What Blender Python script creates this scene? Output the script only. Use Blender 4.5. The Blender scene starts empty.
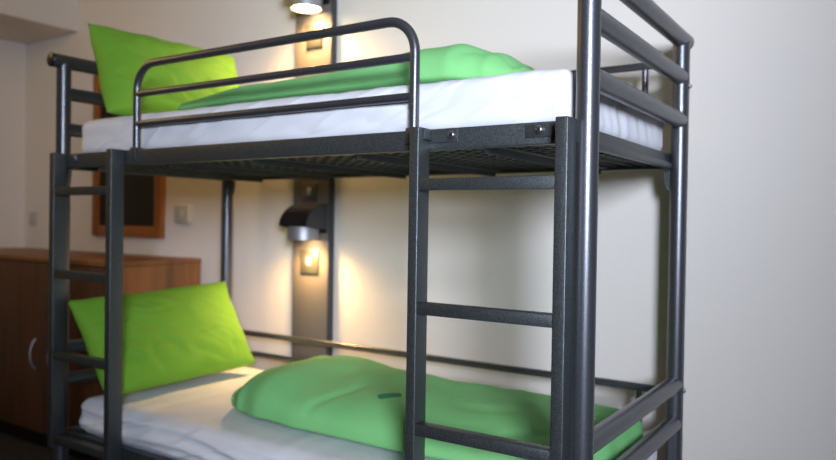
import bpy, bmesh, math, random
from mathutils import Vector, Matrix, noise
random.seed(7)
PI = math.pi
S = bpy.context.scene
COL = S.collection

# ------------------------------------------------------------------ camera
cam_d = bpy.data.cameras.new('camera')
cam = bpy.data.objects.new('camera', cam_d); COL.objects.link(cam)
cam_d.sensor_width = 36.0
cam_d.lens = 725.76 / 836 * 36
RT = Vector((0.8330562, 0.55298517, 0.01499221))
UP = Vector((-0.01924994, 0.00189314, 0.99981291))
FW = Vector((-0.55285333, 0.83318895, -0.01222202))
M = Matrix((RT, UP, -FW)).transposed().to_4x4()
M.translation = Vector((0.57624582, -1.53529918, 1.17))
cam.matrix_world = M
cam_d.dof.use_dof = True
cam_d.dof.focus_distance = 1.62
cam_d.dof.aperture_fstop = 2.2
cam_d.clip_start = 0.02
S.camera = cam

# ------------------------------------------------------------------ world, daylight, exposure
w = bpy.data.worlds.new('world'); S.world = w; w.use_nodes = True
bg = w.node_tree.nodes['Background']
bg.inputs[0].default_value = (0.62, 0.78, 1.0, 1); bg.inputs[1].default_value = 1.0

def area(name, loc, direction, sx, sy, power, color):
    d = bpy.data.lights.new(name, 'AREA'); d.shape = 'RECTANGLE'; d.size = sx; d.size_y = sy
    d.energy = power; d.color = color
    o = bpy.data.objects.new(name, d); COL.objects.link(o)
    o.location = loc
    o.rotation_euler = Vector(direction).to_track_quat('-Z', 'Y').to_euler()
    return o
RX, FY, HX, BY, CZ = 1.53, -3.2, -4.107, 0.95, 2.62       # room extents
WIN = (-3.00, -1.78, 0.95, 2.45)                          # window in the right wall: y0, y1, z0, z1
sky_light = area('window_daylight', (2.70, -3.79, 2.05), (-0.4848, 0.8746, 0.0), 1.86, 1.1, 118, (0.74, 0.83, 1.0))
sky_light.data.spread = math.radians(76)
LAMP_COL = (1.0, 0.60, 0.24)
LAMP_W = 13.5
LAMP_W_UP = 16.0

S.view_settings.view_transform = 'Standard'
S.view_settings.look = 'None'
S.view_settings.gamma = 1
S.view_settings.use_curve_mapping = False
S.view_settings.exposure = 0.6

# ------------------------------------------------------------------ materials
def newmat(name, base, rough=0.6, metal=0.0, bump=0.0, bscale=50, col2=None, cscale=5, detail=4, spec=0.5, stretch=None, lo=.35, hi=.65):
    m = bpy.data.materials.new(name); m.use_nodes = True
    nt = m.node_tree; b = nt.nodes['Principled BSDF']
    b.inputs['Base Color'].default_value = (*base, 1)
    b.inputs['Roughness'].default_value = rough
    b.inputs['Metallic'].default_value = metal
    b.inputs['Specular IOR Level'].default_value = spec
    tc = nt.nodes.new('ShaderNodeTexCoord'); mp = nt.nodes.new('ShaderNodeMapping')
    nt.links.new(tc.outputs['Object'], mp.inputs['Vector'])
    if stretch: mp.inputs['Scale'].default_value = stretch
    if col2:
        n = nt.nodes.new('ShaderNodeTexNoise'); n.inputs['Scale'].default_value = cscale; n.inputs['Detail'].default_value = detail
        nt.links.new(mp.outputs[0], n.inputs['Vector'])
        r = nt.nodes.new('ShaderNodeValToRGB')
        r.color_ramp.elements[0].color = (*base, 1); r.color_ramp.elements[1].color = (*col2, 1)
        r.color_ramp.elements[0].position = lo; r.color_ramp.elements[1].position = hi
        nt.links.new(n.outputs['Fac'], r.inputs[0]); nt.links.new(r.outputs[0], b.inputs['Base Color'])
    if bump:
        n2 = nt.nodes.new('ShaderNodeTexNoise'); n2.inputs['Scale'].default_value = bscale; n2.inputs['Detail'].default_value = 3
        nt.links.new(mp.outputs[0], n2.inputs['Vector'])
        bp = nt.nodes.new('ShaderNodeBump'); bp.inputs['Strength'].default_value = bump; bp.inputs['Distance'].default_value = 0.002
        nt.links.new(n2.outputs['Fac'], bp.inputs['Height']); nt.links.new(bp.outputs[0], b.inputs['Normal'])
    return m
M_WALL = newmat('wall_paint', (0.78, 0.715, 0.655), 0.85, bump=0.15, bscale=90, col2=(0.76, 0.695, 0.635), cscale=1.2)
M_WALLW = newmat('brown_wall_paint', (0.14, 0.105, 0.07), 0.85)
M_CEIL = newmat('ceiling_paint', (0.45, 0.39, 0.30), 0.9)
M_FLOOR = newmat('floor_carpet', (0.022, 0.018, 0.016), 0.95, bump=0.6, bscale=300, col2=(0.035, 0.03, 0.027), cscale=120)
M_METAL = newmat('hammered_grey_metal', (0.083, 0.092, 0.095), 0.40, 0.75, bump=0.45, bscale=380, col2=(0.16, 0.17, 0.17), cscale=380, detail=2, lo=.42, hi=.72)
M_TUBE = newmat('grey_tube_metal', (0.11, 0.112, 0.125), 0.33, 0.75, bump=0.12, bscale=420, col2=(0.16, 0.162, 0.18), cscale=420, detail=2, lo=.42, hi=.72)
M_WIRE = newmat('wire_metal', (0.12, 0.12, 0.12), 0.4, 0.7)
M_BOLT = newmat('bolt_steel', (0.32, 0.32, 0.34), 0.3, 0.95)
M_BOLTD = newmat('bolt_socket_dark', (0.02, 0.02, 0.022), 0.5, 0.3)
M_CAP = newmat('black_plastic_cap', (0.012, 0.012, 0.014), 0.4)
M_SHEET = newmat('white_cotton', (0.77, 0.765, 0.80), 0.9, bump=0.25, bscale=220)
M_CORE = newmat('mattress_ticking', (0.42, 0.47, 0.55), 0.9, bump=0.2, bscale=150)
M_GREEN = newmat('green_cotton', (0.155, 0.37, 0.022), 0.85, bump=0.3, bscale=260, col2=(0.17, 0.385, 0.026), cscale=7)
M_DUVET = newmat('green_duvet_cotton', (0.20, 0.55, 0.19), 0.85, bump=0.3, bscale=260, col2=(0.22, 0.57, 0.20), cscale=7)
M_LOGO = newmat('dark_green_print', (0.02, 0.22, 0.11), 0.8)
M_WOOD = newmat('brown_wood_veneer', (0.20, 0.080, 0.026), 0.5, col2=(0.26, 0.112, 0.038), cscale=3.5, stretch=(9, 9, 0.7))
M_WOOD_SHADED = newmat('shaded_wood_door', (0.075, 0.030, 0.014), 0.5, col2=(0.11, 0.046, 0.02), cscale=3.5, stretch=(9, 9, 0.7))  # cabinet wood darkened: shade on the front put into the door colour
M_FRAME = newmat('orange_wood_frame', (0.27, 0.085, 0.018), 0.45, col2=(0.34, 0.12, 0.026), cscale=4, stretch=(6, 6, 1))
M_DARK = newmat('dark_glass', (0.010, 0.008, 0.006), 0.35, spec=0.3)
M_PANEL = newmat('grey_brown_laminate', (0.17, 0.145, 0.125), 0.5, bump=0.05, bscale=100)
M_PSIDE = newmat('charcoal_trim', (0.035, 0.037, 0.045), 0.5)
M_HOOD = newmat('black_lamp_hood', (0.006, 0.006, 0.008), 0.5)
M_SILV = newmat('brushed_silver', (0.42, 0.42, 0.44), 0.5, 0.8)
M_PLATE = newmat('steel_switch_plate', (0.30, 0.28, 0.25), 0.32, 0.85)
M_PLAST = newmat('cream_plastic', (0.5, 0.47, 0.42), 0.4)
M_WHITE = newmat('window_frame_white', (0.8, 0.8, 0.8), 0.5)
def emit(name, col, s):
    m = bpy.data.materials.new(name); m.use_nodes = True; b = m.node_tree.nodes['Principled BSDF']
    b.inputs['Base Color'].default_value = (*col, 1)
    b.inputs['Emission Color'].default_value = (*col, 1); b.inputs['Emission Strength'].default_value = s
    return m
M_BULB = emit('warm_bulb_glass', (1.0, 0.72, 0.38), 14)

# ------------------------------------------------------------------ helpers
def link(name, bm, mat, parent=None, smooth=False, angle=None):
    me = bpy.data.meshes.new(name)
    bmesh.ops.recalc_face_normals(bm, faces=bm.faces)
    bm.to_mesh(me); bm.free()
    o = bpy.data.objects.new(name, me); COL.objects.link(o)
    me.materials.append(mat)
    if smooth:
        for p in me.polygons: p.use_smooth = True
    if angle:
        for p in me.polygons: p.use_smooth = True
        me.set_sharp_from_angle(angle=math.radians(angle))
    if parent: o.parent = parent; o.matrix_parent_inverse = parent.matrix_world.inverted()
    return o
def add_box(bm, x0, x1, y0, y1, z0, z1, bev=0.0, seg=2):
    t = bmesh.new()
    vs = [t.verts.new((x, y, z)) for x in (x0, x1) for y in (y0, y1) for z in (z0, z1)]
    for f in ((0, 1, 3, 2), (4, 6, 7, 5), (0, 4, 5, 1), (2, 3, 7, 6), (0, 2, 6, 4), (1, 5, 7, 3)):
        t.faces.new([vs[i] for i in f])
    bmesh.ops.recalc_face_normals(t, faces=t.faces)
    if bev: bmesh.ops.bevel(t, geom=t.edges[:], offset=bev, segments=seg, profile=0.5, affect='EDGES')
    merge(bm, t)
def merge(bm, t, mat=None):
    if mat: bmesh.ops.transform(t, matrix=mat, verts=t.verts)
    me = bpy.data.meshes.new('tmp'); t.to_mesh(me); t.free(); bm.from_mesh(me); bpy.data.meshes.remove(me)
def box(name, mat, parent, *a, **k):
    bm = bmesh.new(); add_box(bm, *a, **k); return link(name, bm, mat, parent, angle=40)
def add_tube(bm, pts, r, n=20, caps=True):
    pts = [Vector(p) for p in pts]
    rings = []; prev = None
    for i, p in enumerate(pts):
        d = (pts[min(i + 1, len(pts) - 1)] - pts[max(i - 1, 0)]).normalized()
        if prev is None:
            a = Vector((0, 0, 1)) if abs(d.z) < 0.9 else Vector((1, 0, 0))
            u = d.cross(a).normalized()
        else:
            u = (prev - d * prev.dot(d)).normalized()
        prev = u; v = d.cross(u)
        rr = r[i] if isinstance(r, (list, tuple)) else r
        rings.append([bm.verts.new(p + u * math.cos(2 * PI * k / n) * rr + v * math.sin(2 * PI * k / n) * rr) for k in range(n)])
    for a, b in zip(rings, rings[1:]):
        for k in range(n): bm.faces.new((a[k], a[(k + 1) % n], b[(k + 1) % n], b[k]))
    if caps: bm.faces.new(rings[0]); bm.faces.new(list(reversed(rings[-1])))
def tube(name, mat, parent, pts, r, n=24):
    bm = bmesh.new(); add_tube(bm, pts, r, n); return link(name, bm, mat, parent, angle=50)
def empty(name, loc, label=None, cat=None, group=None):
    o = bpy.data.objects.new(name, None); COL.objects.link(o); o.location = loc; o.empty_display_size = 0.1
    bpy.context.view_layer.update()
    if label: tag(o, label, cat, group)
    return o
def tag(o, label, cat, group=None):
    o['label'] = label; o['category'] = cat
    if group: o['group'] = group
    return o
def structure(o): o['kind'] = 'structure'; return o
def nz(x, y, z, s=0.0): return noise.noise(Vector((x + s, y + s * 1.7, z - s)))

# ------------------------------------------------------------------ room shell
T = 0.12
structure(box('floor', M_FLOOR, None, HX - T, RX + T, FY - T, BY + T, -0.1, 0.0))
structure(box('ceiling', M_CEIL, None, HX - T, RX + T, FY - T, BY + T, CZ, CZ + 0.1))
structure(box('wall_back', M_WALL, None, HX - T, RX + T, BY, BY + T, 0.0, CZ))
structure(box('wall_left', M_WALL, None, HX - T, HX, FY, BY, 0.0, CZ))
structure(box('wall_front', M_WALLW, None, HX - T, RX + T, FY - T, FY, 0.0, CZ))
bm = bmesh.new()
add_box(bm, RX, RX + T, FY, WIN[0], 0, CZ); add_box(bm, RX, RX + T, WIN[1], BY, 0, CZ)
add_box(bm, RX, RX + T, WIN[0], WIN[1], 0, WIN[2]); add_box(bm, RX, RX + T, WIN[0], WIN[1], WIN[3], CZ)
structure(link('wall_right', bm, M_WALLW))
bm = bmesh.new()
y0, y1, z0, z1 = WIN
add_box(bm, RX + .03, RX + .09, y0, y0 + .05, z0, z1); add_box(bm, RX + .03, RX + .09, y1 - .05, y1, z0, z1)
add_box(bm, RX + .03, RX + .09, y0 + .05, y1 - .05, z0, z0 + .05); add_box(bm, RX + .03, RX + .09, y0 + .05, y1 - .05, z1 - .05, z1)
structure(link('window_1', bm, M_WHITE))
# boxed soffit running along the left wall under the ceiling
structure(box('trim_1', M_WALL, None, HX, -3.515, FY, BY, 2.265, CZ, bev=0.006))

# ------------------------------------------------------------------ bunk bed frame
L = -2.047; W = 0.80; R_ = 0.0258
bed = empty('bunk_bed', (L / 2, W / 2, 0), 'dark grey metal bunk bed with two ladders and an upper guard rail', 'bunk bed')
ZT = (1.747, 1.629, 1.495, 0.673, 0.551)
def bolt(x, y, z, axis, r=0.0085):
    """domed hexagon-socket bolt head on a washer"""
    ax = Vector(axis); c = Vector((x, y, z))
    bm = bmesh.new()
    add_tube(bm, [c - ax * 0.001, c + ax * 0.002], r * 1.25, 20)
    add_tube(bm, [c + ax * 0.0015, c + ax * 0.004, c + ax * 0.0062, c + ax * 0.0072], [r, r * .97, r * .78, r * .5], 20)
    b = link('bolt', bm, M_BOLT, bed, angle=40)
    bm = bmesh.new(); add_tube(bm, [c + ax * 0.0069, c + ax * 0.0076], r * .42, 6)
    link('bolt_socket', bm, M_BOLTD, b)
for X in (0, L):
    for Y in (0, W):
        tube('post', M_TUBE, bed, [(X, Y, 0.012), (X, Y, 1.745)], R_, 36)
        tube('foot_cap', M_CAP, bed, [(X, Y, 0.0), (X, Y, 0.02)], R_ + .002, 28)
    s = 1 if X == 0 else -1
    top = tube('end_rail', M_TUBE, bed, [(X, -0.048, ZT[0]), (X, W + 0.048, ZT[0])], R_, 36)
    for ye, d in ((-0.048, -1), (W + 0.048, 1)):
        tube('end_cap', M_CAP, top, [(X, ye, ZT[0]), (X, ye + d * .004, ZT[0]), (X, ye + d * .007, ZT[0])], [R_ + .0008, R_, R_ * .8], 28)
    for z in ZT[1:]:
        tube('end_rail', M_TUBE, bed, [(X, 0.006, z), (X, W - 0.006, z)], R_ * 0.96, 36)
    for z in (1.343, 0.325):     # end bar of each mattress base: angle section, lip outwards
        bm = bmesh.new()
        xi = X - s * 0.030
        add_box(bm, min(xi, xi + s * .006), max(xi, xi + s * .006), 0.002, W - 0.002, z, z + .048, bev=.002)
        add_box(bm, min(xi, xi + s * .018), max(xi, xi + s * .018), 0.03, W - 0.03, z, z + .020, bev=.006)
        link('base_end_bar', bm, M_METAL, bed, angle=40)
    for z in (1.60, 0.655):
        if s > 0: bolt(X + R_ * s, W, z, (s, 0, 0), .007)
for z in (1.346, 0.328):         # side rails
    for y0_, y1_ in ((-0.028, 0.0), (W + 0.002, W + 0.026)):
        bm = bmesh.new(); add_box(bm, L + 0.014, -0.014, y0_, y1_, z, z + .051, bev=.003, seg=3)
        link('side_rail', bm, M_METAL, bed, angle=40)
    # corner brackets hanging below the rails against the posts
    for X, s in ((0, -1), (L, 1)):
        for Y, t in ((0, 1), (W, -1)):
            bm = bmesh.new(); t0 = bmesh.new()
            x1_ = X + s * (R_ - .001); x2_ = X + s * (R_ + .022)
            prof = [(x1_, z - .004), (x2_, z - .004), (x2_ - s * .006, z - .05), (x1_ + s * .010, z - .066), (x1_, z - .066)]
            a = [t0.verts.new((x, Y - .007, zz)) for x, zz in prof]; b = [t0.verts.new((x, Y + .007, zz)) for x, zz in prof]
            t0.faces.new(a); t0.faces.new(list(reversed(b)))
            for i in range(5): t0.faces.new((a[i], b[i], b[(i + 1) % 5], a[(i + 1) % 5]))
            merge(bm, t0); link('corner_bracket', bm, M_METAL, bed)
    # cross bars under the mesh
    for i in range(5):
        x = -0.24 - i * 0.392
        bm = bmesh.new()
        add_box(bm, x - .014, x + .014, -.001, W + .003, z + .006, z + .010)
        add_box(bm, x - .014, x - .011, -.001, W + .003, z - .012, z + .0062)
        link('cross_bar', bm, M_METAL, bed)
    bm = bmesh.new()
    x = -0.05
    while x > L + .05:
        add_box(bm, x - .0016, x + .0016, 0.001, W, z + .0105, z + .0137); x -= 0.05
    y = 0.03
    while y < W - .01:
        add_box(bm, L + .03, -.03, y - .0018, y + .0018, z + .0137, z + .0173); y += 0.05
    link('wire_mesh_base', bm, M_WIRE, bed)

# ladders: one at each end of the front, made of two stringers and four rungs
def ladder(xa0, xa1, xb0, xb1):
    for (a, b) in ((xa0, xa1), (xb0, xb1)):
        bm = bmesh.new(); add_box(bm, a, b, -0.080, -0.0285, 0.325, 1.398, bev=.0028, seg=3)
        link('ladder_stringer', bm, M_METAL, bed, angle=40)
    for z in (1.2584, 0.9589, 0.6652, 0.360):
        bm = bmesh.new(); add_box(bm, xa1 - .0015, xb0 + .0015, -0.078, -0.046, z - .0145, z + .0145, bev=.0022, seg=2)
        link('ladder_rung', bm, M_METAL, bed, angle=40)
ladder(-0.419, -0.392, -0.042, -0.0125)
ladder(-2.000, -1.971, -1.655, -1.626)
# bolted bracket plates on the upper side rail
def bracket(x0, x1, bx):
    bm = bmesh.new()
    add_box(bm, x0, x1, -0.0312, -0.0278, 1.362, 1.392, bev=.0012)
    p = link('bracket_plate', bm, M_METAL, bed, angle=40)
    bolt(bx, -0.031, 1.379, (0, -1, 0), .0095)
bracket(-0.395, -0.312, -0.328)
bracket(-0.135, -0.040, -0.100)
bm = bmesh.new()   # rolled hook of the ladder over the bracket
add_box(bm, -0.3925, -0.385, -0.062, -0.028, 1.368, 1.396, bev=.002)
link('ladder_hook', bm, M_METAL, bed, angle=40)
bracket(-1.975, -1.90, -1.915)
bracket(-1.735, -1.652, -1.715)
# guard rail: bent loop with two inner bars
GX0, GX1, GY, GZ, GR = -1.575, -0.447, -0.0185, 1.6806, 0.085
pts = [(GX0, GY, 1.375), (GX0, GY, 1.5)]
for i in range(11):
    a = PI - i / 10 * PI / 2
    pts.append((GX0 + GR + GR * math.cos(a), GY, GZ - GR + GR * math.sin(a)))
for i in range(1, 12): pts.append((GX0 + GR + (GX1 - GX0 - 2 * GR) * i / 12, GY, GZ))
for i in range(11):
    a = PI / 2 - i / 10 * PI / 2
    pts.append((GX1 - GR + GR * math.cos(a), GY, GZ - GR + GR * math.sin(a)))
pts += [(GX1, GY, 1.5), (GX1, GY, 1.375)]
g = tube('guard_rail', M_TUBE, bed, pts, 0.0128, 20)
for z in (1.5835, 1.4836):
    tube('guard_bar', M_TUBE, g, [(GX0, GY, z), (GX1, GY, z)], 0.0112, 18)
for x in (GX0, GX1):
    s = -1
    bm = bmesh.new()
    add_box(bm, x - .017, x + .013, -.034, -.027, 1.362, 1.402, bev=.003)
    add_box(bm, x - .017, x + .013, -.034, .004, 1.396, 1.404, bev=.003)
    link('guard_clip', bm, M_METAL, g, angle=40)
# wall-side rails with short uprights
for z, zb, zs in ((1.676, 1.39, (1.676,)), (0.648, 0.372, (0.648, 0.556))):
    for q in zs:
        tube('wall_side_rail', M_TUBE, bed, [(L + .01, W, q), (-.01 if q != 0.556 else -1.32, W, q)], 0.0125, 20)
    for x in (-0.112, L + 0.112):
        bm = bmesh.new(); add_tube(bm, [(x, W + .004, zb), (x, W + .004, z)], 0.0105, 18)
        link('rail_support', bm, M_TUBE, bed, angle=50)

# ------------------------------------------------------------------ mattresses
def rounded_grid(x0, x1, y0, y1, z0, z1, r, nx, ny, nz_):
    bm = bmesh.new(); vd = {}
    cx, cy, cz = (x0 + x1) / 2, (y0 + y1) / 2, (z0 + z1) / 2
    hx, hy, hz = (x1 - x0) / 2, (y1 - y0) / 2, (z1 - z0) / 2
    def vert(i, j, k):
        if (i, j, k) in vd: return vd[(i, j, k)]
        p = Vector(((2 * i / nx - 1) * hx, (2 * j / ny - 1) * hy, (2 * k / nz_ - 1) * hz))
        q = Vector((max(-hx + r, min(hx - r, p.x)), max(-hy + r, min(hy - r, p.y)), max(-hz + r, min(hz - r, p.z))))
        d = p - q
        if d.length > 1e-9: p = q + d.normalized() * r if d.length > r * .5 else p
        v = bm.verts.new(p + Vector((cx, cy, cz))); vd[(i, j, k)] = v; return v
    for i in range(nx):
        for j in range(ny):
            for k in (0, nz_):
                bm.faces.new([vert(i, j, k), vert(i + 1, j, k), vert(i + 1, j + 1, k), vert(i, j + 1, k)])
    for i in range(nx):
        for k in range(nz_):
            for j in (0, ny):
                bm.faces.new([vert(i, j, k), vert(i + 1, j, k), vert(i + 1, j, k + 1), vert(i, j, k + 1)])
    for j in range(ny):
        for k in range(nz_):
            for i in (0, nx):
                bm.faces.new([vert(i, j, k), vert(i, j + 1, k), vert(i, j + 1, k + 1), vert(i, j, k + 1)])
    return bm
def mattress(zb, zt, label, seed, ridge, over):
    root = empty('mattress', (L / 2, W / 2, zb), label, 'mattress', None)
    bm = rounded_grid(-1.905, -0.05, 0.012, W - .02, zb, zt - .02, .02, 20, 10, 3)
    link('mattress_core', bm, M_CORE, root, smooth=True)
    z0 = zb + .022
    bm = rounded_grid(-1.95 if over == 0 else -1.925, -0.038, 0.004, W - .012, z0, zt, .033, 300, 60, 26)
    H = zt - z0
    for v in bm.verts:
        x, y, z = v.co
        k = (z - z0) / H
        ends = min(1, (x + 1.95) / .12, (-.038 - x) / .12); ends = max(0, ends)
        if y < .045:          # front face: soft wrinkles
            f = 1 - max(0, (y - .004) / .041)
            d = 0.006 * nz(x * 5 + z * 9, z * 10, 0, seed) + .006 * abs(nz(x * 9 - z * 18, z * 6, 1, seed)) + .004 * math.exp(-(nz(x * 4 - z * 9, z * 3, 7, seed) / .06) ** 2)
            env = math.sin(PI * min(1, max(0, k * .9 + .05)))
            if ridge:
                ph = z * 120 + 2.2 * nz(x * 1.6, z * 2, 0, seed + 3) * 3 + x * 3.0
                d += ridge * (0.5 + .5 * math.sin(ph)) ** 1.6 * env
            d += over * (1 - k) ** .6 * min(1, k * 6 + .2) * (1 if z > zb + .045 else .2)
            v.co.y -= f * (abs(d) + .001)
            v.co.y = max(v.co.y, -.024 if over else -.005)
            if z < zb + .036: v.co.y = max(v.co.y, .0015)
        if x > -.09:
            f = 1 - max(0, (-.038 - x) / .052)
            d = .005 * nz(y * 24 + z * 16, z * 7, 0, seed + 9) - .003
            v.co.x += f * d
        if x < -1.9:
            v.co.x -= (.006 * nz(y * 12, z * 9, 3, seed) + .003)
        if z > zt - .034:     # top: gentle crown and creases
            cr = math.sin(PI * min(1, max(0, (y - .004) / (W - .016)))) ** .5
            v.co.z += .012 * cr * ends ** .5 + .0025 * nz(x * 6, y * 9, 0, seed + 5) + .002 * nz(x * 17, y * 3, 2, seed)
    link('fitted_sheet', bm, M_SHEET, root, smooth=True)
    return root
mattress(1.3655, 1.522, 'upper bunk mattress in a smooth white fitted sheet', 1.0, 0.0, .0)
mattress(0.3475, 0.498, 'lower bunk mattress in a creased white fitted sheet', 4.0, 0.010, .012)

# ------------------------------------------------------------------ pillows
def pillow_mesh(w, h, t, seed, n=70, m=46, sharp=0.035):
    bm = bmesh.new(); top = {}; bot = {}
    for i in range(n + 1):
        for j in range(m + 1):
            u = 2 * i / n - 1; v = 2 * j / m - 1
            e = max(0, (1 - abs(u) ** 2.6) * (1 - abs(v) ** 2.6)) ** .48
            x = u * w / 2 * (1 - sharp * (1 - v * v) * abs(u) ** 3 + 0.02 * nz(v * 2, u, 0, seed))
            y = v * h / 2 * (1 - sharp * 1.1 * (1 - u * u) * abs(v) ** 3 + 0.02 * nz(u * 2, v, 1, seed))
            corner = (abs(u) * abs(v)) ** 3
            wr = .012 * nz(u * 2.6, v * 2.4, 0, seed) + .007 * nz(u * 6 + v * 3, v * 3.5, 0, seed + 2) - .007 * math.exp(-(nz(u * 2.2 + v * 1.5, v * 1.6, 4, seed) / .05) ** 2)
            wr -= .006 * math.exp(-((u + v * .55 + .35) / .07) ** 2) * e + .005 * math.exp(-((u - .25 + v * .7) / .06) ** 2) * e * (1 - v) * .5
            z = t / 2 * e + wr * e
            dz = 0.012 * corner
            a = bm.verts.new((x, y, z + dz)); top[i, j] = a
            if i in (0, n) or j in (0, m): bot[i, j] = a
            else: bot[i, j] = bm.verts.new((x, y, -t / 2 * e * .9 + dz + .5 * wr * e))
    for i in range(n):
        for j in range(m):
            bm.faces.new((top[i, j], top[i + 1, j], top[i + 1, j + 1], top[i, j + 1]))
            q = [bot[i, j], bot[i, j + 1], bot[i + 1, j + 1], bot[i + 1, j]]
            if len(set(q)) >= 3:
                try: bm.faces.new(q)
                except ValueError: pass
    return bm
def place_pillow(label, pts, t, seed, sag=0.0, cornerlift=0.0):
    """pts: bottom-front, bottom-back, top-back, top-front corners; width runs front to back"""
    A, B, C, D = [Vector(p) for p in pts]
    c = (A + B + C + D) / 4
    w_ = ((B - A).length + (C - D).length) / 2; h_ = ((D - A).length + (C - B).length) / 2
    bm = pillow_mesh(w_, h_, t, seed)
    nrm = (B - A).cross(D - A).normalized()
    for v in bm.verts:
        s = v.co.x / w_ + .5; q = v.co.y / h_ + .5
        P = A.lerp(B, s).lerp(D.lerp(C, s), q)
        v.co = P + nrm * v.co.z - c
    o = link('pillow', bm, M_GREEN, None, smooth=True)
    o.location = c
    tag(o, label, 'pillow', None)
    return o
place_pillow('green pillow leaning at the head of the lower bunk, lit by the reading lamp',
             [(-1.715, -0.035, 0.530), (-1.700, 0.655, 0.545), (-1.955, 0.705, 0.883), (-1.945, -0.045, 0.858)], 0.17, 2.0)
place_pillow('green pillow standing behind the guard rail on the upper bunk',
             [(-1.715, -0.045, 1.522), (-1.790, 0.690, 1.570), (-1.965, 0.745, 1.895), (-1.955, 0.030, 1.880)], 0.17, 11.0)

# ------------------------------------------------------------------ folded duvets
def lerp_tab(tab, s):
    for (a, *va), (b, *vb) in zip(tab, tab[1:]):
        if a <= s <= b:
            k = (s - a) / (b - a); k = k * k * (3 - 2 * k)
            return [p + (q - p) * k for p, q in zip(va, vb)]
    return tab[-1][1:] if s > tab[-1][0] else tab[0][1:]
def duvet(label, tab, x0, x1, seed, zbase, wr=1.0, n=150, m=72):
    """tab rows: s, y front, y back, height"""
    bm = bmesh.new(); rings = []
    cx, cy = (x0 + x1) / 2, 0.4
    for i in range(n + 1):
        s = i / n
        # denser sampling at the ends
        s = .5 - .5 * math.cos(PI * s)
        yf, yb, h = lerp_tab(tab, s)
        ring = []
        for k in range(m):
            a = 2 * PI * k / m
            c, sn = math.cos(a), math.sin(a)
            y = (yf + yb) / 2 - (yb - yf) / 2 * math.copysign(abs(c) ** .72, c)
            if sn >= 0: z = h * (0.22 + .78 * sn ** .78)
            else: z = h * 0.22 * (1 - abs(sn) ** .6)
            x = x0 + (x1 - x0) * s
            # the ends bulge: wider in the middle of the end
            f = max(0, sn) ** .5
            z += f * wr * h / .12 * (.010 * nz(x * 5, y * 5, 0, seed) + .006 * nz(x * 11 + y * 5, y * 8, 1, seed)
                     - .009 * math.exp(-((nz(x * 2.4, y * 3.1, 4, seed)) / .05) ** 2))
            y += .006 * nz(x * 8, z * 14, 2, seed)
            x += .012 * nz(y * 9, z * 12, 5, seed)
            ring.append(bm.verts.new((x - cx, y - cy, z)))
        rings.append(ring)
    for a, b in zip(rings, rings[1:]):
        for k in range(m): bm.faces.new((a[k], a[(k + 1) % m], b[(k + 1) % m], b[k]))
    bm.faces.new(rings[0]); bm.faces.new(list(reversed(rings[-1])))
    o = link('folded_duvet', bm, M_DUVET, None, smooth=True); o.location = (cx, cy, zbase)
    tag(o, label, 'duvet', None)
    return o
lowd = duvet('folded green duvet lying along the lower bunk', [
    (0.0, .30, .42, .015), (0.02, .22, .52, .055), (0.06, .16, .60, .095), (0.12, .115, .68, .145), (0.20, .09, .71, .160), (0.33, .085, .70, .132), (0.55, .09, .70, .122),
    (0.8, .11, .70, .120), (0.93, .14, .71, .105), (0.98, .20, .70, .08), (1.0, .34, .64, .03)],
    -1.37, -0.045, 3.0, 0.520, .8)
upd = duvet('folded green duvet lying along the upper bunk', [
    (0.0, .26, .40, .012), (0.03, .16, .50, .035), (0.1, .10, .58, .055), (0.3, .09, .62, .088), (0.6, .09, .62, .098), (0.76, .10, .62, .130),
    (0.85, .11, .60, .132), (0.92, .15, .54, .100), (0.97, .20, .44, .055), (1.0, .27, .36, .012)],
    -1.64, -0.24, 8.0, 1.537, .8)

# small printed bird-like mark on the lower duvet, draped on its surface
def logo():
    bpy.context.view_layer.update()
    inv = lowd.matrix_world.inverted()
    X0, Y0 = -0.722, 0.215
    shape = [(0, -.004), (.012, -.016), (.028, -.012), (.050, -.008), (.088, -.004), (.094, .002), (.070, .004), (.052, .006), (.086, .012), (.05, .014), (.022, .014), (.004, .010)]
    bm = bmesh.new(); lo = []; hi = []
    for (a, b) in shape:
        ok, co, nr, idx = lowd.ray_cast(inv @ Vector((X0 + a * .62 - b * 1.5 * .6, Y0 + a * .46 + b * 1.5 * .8, 1.2)), Vector((0, 0, -1)))
        p = lowd.matrix_world @ co
        lo.append(bm.verts.new(p + Vector((0, 0, .0005)))); hi.append(bm.verts.new(p + Vector((0, 0, .0022))))
    bm.faces.new(hi); bm.faces.new(list(reversed(lo)))
    for k in range(len(lo)): bm.faces.new((lo[k], lo[(k + 1) % len(lo)], hi[(k + 1) % len(lo)], hi[k]))
    bmesh.ops.triangulate(bm, faces=bm.faces)
    link('printed_logo', bm, M_LOGO, lowd)
logo()

# ------------------------------------------------------------------ wall panel with lamps and switch plates
PX0, PX1, PYF = -1.735, -1.524, 0.914
panel = empty('wall_panel', ((PX0 + PX1) / 2, BY, 0), 'tall grey brown laminate panel on the wall behind the bunk bed', 'wall panel')
box('panel_board', M_PANEL, panel, PX0, PX1, PYF, BY, 0.02, 2.6, bev=.002)
box('edge_trim', M_PSIDE, panel, PX1 - .001, PX1 + .004, PYF - .001, BY, 0.02, 2.6)

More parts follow.
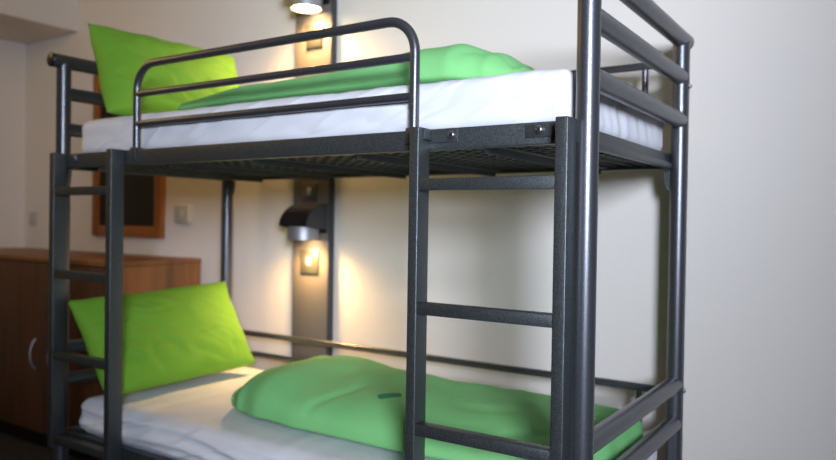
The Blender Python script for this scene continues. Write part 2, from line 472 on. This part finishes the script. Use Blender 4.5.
def reading_lamp(z, label, watts):
    """z = height of the lamp's lower rim"""
    cx = -1.605; R = 0.102; wd = 0.156
    root = empty('reading_lamp', (cx, PYF, z), label, 'lamp')
    box('back_plate', M_HOOD, root, cx - wd / 2 + .004, cx + wd / 2 - .004, PYF - .006, PYF, z + .03, z + .155, bev=.002)
    # hood: quarter-barrel sheet, its axis along the wall
    bm = bmesh.new(); N = 24; th = .003
    zc = z + .060
    outer = []; inner = []
    for i in range(N + 1):
        a = i / N * PI / 2
        for lst, rr in ((outer, R), (inner, R - th)):
            y = PYF - rr * math.sin(a) * 1.41; zz = zc + rr * math.cos(a)
            lst.append([bm.verts.new((x, y, zz)) for x in (cx - wd / 2, cx + wd / 2)])
    for lst in (outer, inner):
        for p, q in zip(lst, lst[1:]): bm.faces.new((p[0], p[1], q[1], q[0]))
    for e in (0, 1):
        for i in range(N): bm.faces.new((outer[i][e], outer[i + 1][e], inner[i + 1][e], inner[i][e]))
    for i in (0, N): bm.faces.new((outer[i][0], outer[i][1], inner[i][1], inner[i][0]))
    link('hood', bm, M_HOOD, root, angle=40)
    # side cheek plates
    for x in (cx - wd / 2 + .003, cx + wd / 2 - .006):
        bm = bmesh.new()
        f = [(PYF, zc - .012)] + [(PYF - (R - .004) * math.sin(i / N * PI / 2) * 1.41, zc + (R - .004) * math.cos(i / N * PI / 2)) for i in range(N + 1)] + [(PYF - .06, zc - .012)]
        a = [bm.verts.new((x, y, zz)) for y, zz in f]; b = [bm.verts.new((x + .003, y, zz)) for y, zz in f]
        bm.faces.new(a); bm.faces.new(list(reversed(b)))
        for i in range(len(f)): bm.faces.new((a[i], b[i], b[(i + 1) % len(f)], a[(i + 1) % len(f)]))
        link('side_cheek', bm, M_PSIDE, root)
    # silver cylindrical head, open at the bottom
    bm = bmesh.new(); n = 40; yc = PYF - .0725; r1, r2 = .069, .065
    rs = [(r1, z), (r1, z + .075), (r1 * .9, z + .085), (0.004, z + .085)]
    rings = [[bm.verts.new((cx + r * math.cos(2 * PI * k / n), yc + r * math.sin(2 * PI * k / n), zz)) for k in range(n)] for r, zz in rs]
    rin = [(r1, z), (r2, z), (r2, z + .06), (.01, z + .07)]
    ringi = [[bm.verts.new((cx + r * math.cos(2 * PI * k / n), yc + r * math.sin(2 * PI * k / n), zz)) for k in range(n)] for r, zz in rin[1:]]
    for ch in (rings, [rings[0]] + ringi):
        for a, b in zip(ch, ch[1:]):
            for k in range(n): bm.faces.new((a[k], a[(k + 1) % n], b[(k + 1) % n], b[k]))
    link('lamp_head', bm, M_SILV, root, angle=40)
    bm = bmesh.new()
    prof = [(r * 1.34, zz) for r, zz in [(.006, z + .058), (.026, z + .05), (.036, z + .03), (.042, z + .014), (.043, z + .008), (.036, z + .003), (.022, z + .001), (.004, z + .0005)]]
    rg = [[bm.verts.new((cx + r * math.cos(2 * PI * k / n), yc + r * math.sin(2 * PI * k / n), zz)) for k in range(n)] for r, zz in prof]
    for a, b in zip(rg, rg[1:]):
        for k in range(n): bm.faces.new((a[k], a[(k + 1) % n], b[(k + 1) % n], b[k]))
    bm.faces.new(rg[0]); bm.faces.new(list(reversed(rg[-1])))
    link('bulb', bm, M_BULB, root, smooth=True)
    d = bpy.data.lights.new('lamp_light', 'SPOT'); d.energy = watts; d.color = LAMP_COL; d.shadow_soft_size = .035
    d.spot_size = math.radians(168); d.spot_blend = 0.9
    o = bpy.data.objects.new('lamp_light', d); COL.objects.link(o); o.parent = root; o.matrix_parent_inverse = root.matrix_world.inverted()
    o.location = (cx, yc, z - .028)
reading_lamp(1.080, 'lit black hooded reading lamp on the panel above the lower bunk', LAMP_W)
reading_lamp(2.090, 'lit reading lamp on the panel above the upper bunk, at the top edge', LAMP_W_UP)

def plate(name, label, cat, x0, x1, z0, z1, yf, mat, depth=.009, knob='rocker', group=None):
    root = empty(name, ((x0 + x1) / 2, yf, z0), label, cat, group)
    box('face_plate', mat, root, x0, x1, yf - depth, yf, z0, z1, bev=.003)
    cx, cz = (x0 + x1) / 2, (z0 + z1) / 2
    if knob:
        box('rocker', M_PLAST if knob == 'rocker' else M_PSIDE, root, cx - .011, cx + .011, yf - depth - .004, yf - depth + .001, cz - .018, cz + .018, bev=.002)
    for s in (-1, 1):
        bm = bmesh.new(); add_tube(bm, [(cx + s * (x1 - x0) * .36, yf - depth, cz), (cx + s * (x1 - x0) * .36, yf - depth - .0015, cz)], .0035, 12)
        link('screw', bm, M_BOLT, root)
plate('light_switch', 'steel switch plate on the panel lit just below the lower reading lamp', 'switch', -1.680, -1.575, .928, 1.036, PYF, M_PLATE)
plate('light_switch', 'steel switch plate on the panel just above the lower lamp hood', 'switch', -1.677, -1.589, 1.254, 1.335, PYF, M_PLATE)
plate('light_switch', 'steel switch plate on the panel just below the upper reading lamp', 'switch', -1.664, -1.571, 1.937, 2.043, PYF, M_PLATE)
plate('light_switch', 'beige square switch box on the wall right of the framed dark mirror', 'switch', -2.585, -2.475, 1.142, 1.232, BY, M_PLAST, depth=.030)
plate('light_switch', 'small pale switch plate near the far left room corner', 'switch', -4.03, -3.95, 1.105, 1.190, BY, M_PLAST, depth=.012)

# added unseen ceiling light, a warm fill for the far end of the room
cl = empty('added_ceiling_lamp', (-2.9, -0.75, CZ), 'added unseen warm ceiling light that tints the far left end of the room', 'ceiling light')
tube('added_lamp_base', M_WHITE, cl, [(-2.9, -0.75, CZ - .03), (-2.9, -0.75, CZ)], .15, 32)
tube('added_lamp_shade', emit('added_warm_glow', (1.0, 0.62, 0.28), 3.0), cl, [(-2.9, -0.75, CZ - .09), (-2.9, -0.75, CZ - .08), (-2.9, -0.75, CZ - .03)], [.09, .125, .14], 32)
d = bpy.data.lights.new('added_ceiling_fill', 'POINT'); d.energy = 8; d.color = (1.0, 0.68, 0.24); d.shadow_soft_size = .1
o = bpy.data.objects.new('added_ceiling_fill', d); COL.objects.link(o); o.parent = cl; o.matrix_parent_inverse = cl.matrix_world.inverted()
o.location = (-2.9, -0.75, CZ - .24)

# ------------------------------------------------------------------ framed mirror
mir = empty('wall_mirror', (-3.0, BY, 1.05), 'dark mirror in an orange wood frame above the wooden cabinet', 'mirror')
mx0, mx1, mz0, mz1, fw = -3.325, -2.695, 1.058, 1.985, .062
bm = bmesh.new()
add_box(bm, mx0, mx0 + fw, BY - .028, BY, mz0, mz1, bev=.004); add_box(bm, mx1 - fw, mx1, BY - .028, BY, mz0, mz1, bev=.004)
add_box(bm, mx0 + fw, mx1 - fw, BY - .026, BY, mz0, mz0 + fw, bev=.003); add_box(bm, mx0 + fw, mx1 - fw, BY - .026, BY, mz1 - fw, mz1, bev=.003)
link('mirror_frame', bm, M_FRAME, mir, angle=40)
box('mirror_glass', M_DARK, mir, mx0 + fw - .004, mx1 - fw + .004, BY - .014, BY - .002, mz0 + fw - .004, mz1 - fw + .004)

# ------------------------------------------------------------------ low cabinet along the back wall
CX1, CX0, CY0, CZT = -2.400, HX + .01, 0.430, 0.963
cab = empty('cabinet', ((CX0 + CX1) / 2, (CY0 + BY) / 2, 0), 'low brown wooden cabinet against the wall beyond the bed head', 'cabinet')
box('cabinet_top', M_WOOD, cab, CX0, CX1 + .004, CY0 - .012, BY - .004, CZT - .022, CZT, bev=.002)
box('cabinet_body', M_WOOD, cab, CX0, CX1, CY0 + .012, BY - .004, .09, CZT - .0225, bev=.002)
box('plinth', M_DARK, cab, CX0 + .01, CX1 - .02, CY0 + .05, BY - .01, 0, .09)
edges = [CX1 - .004, -2.945, -3.52, CX0]
for i in range(3):
    a, b = edges[i + 1] + .002, edges[i] - .002
    dr = box('door', M_WOOD_SHADED, cab, a, b, CY0 - .008, CY0 + .0115, .095, CZT - .028, bev=.0015)
    hx = (b - .05) if i % 2 else (a + .05)
    if i == 0: hx = a + .11
    pts = []
    for k in range(13):
        t = k / 12
        pts.append((hx, CY0 - .008 - .028 * math.sin(PI * t) ** .6, .405 + .15 * t))
    tube('handle', M_SILV, dr, pts, .0055, 10)
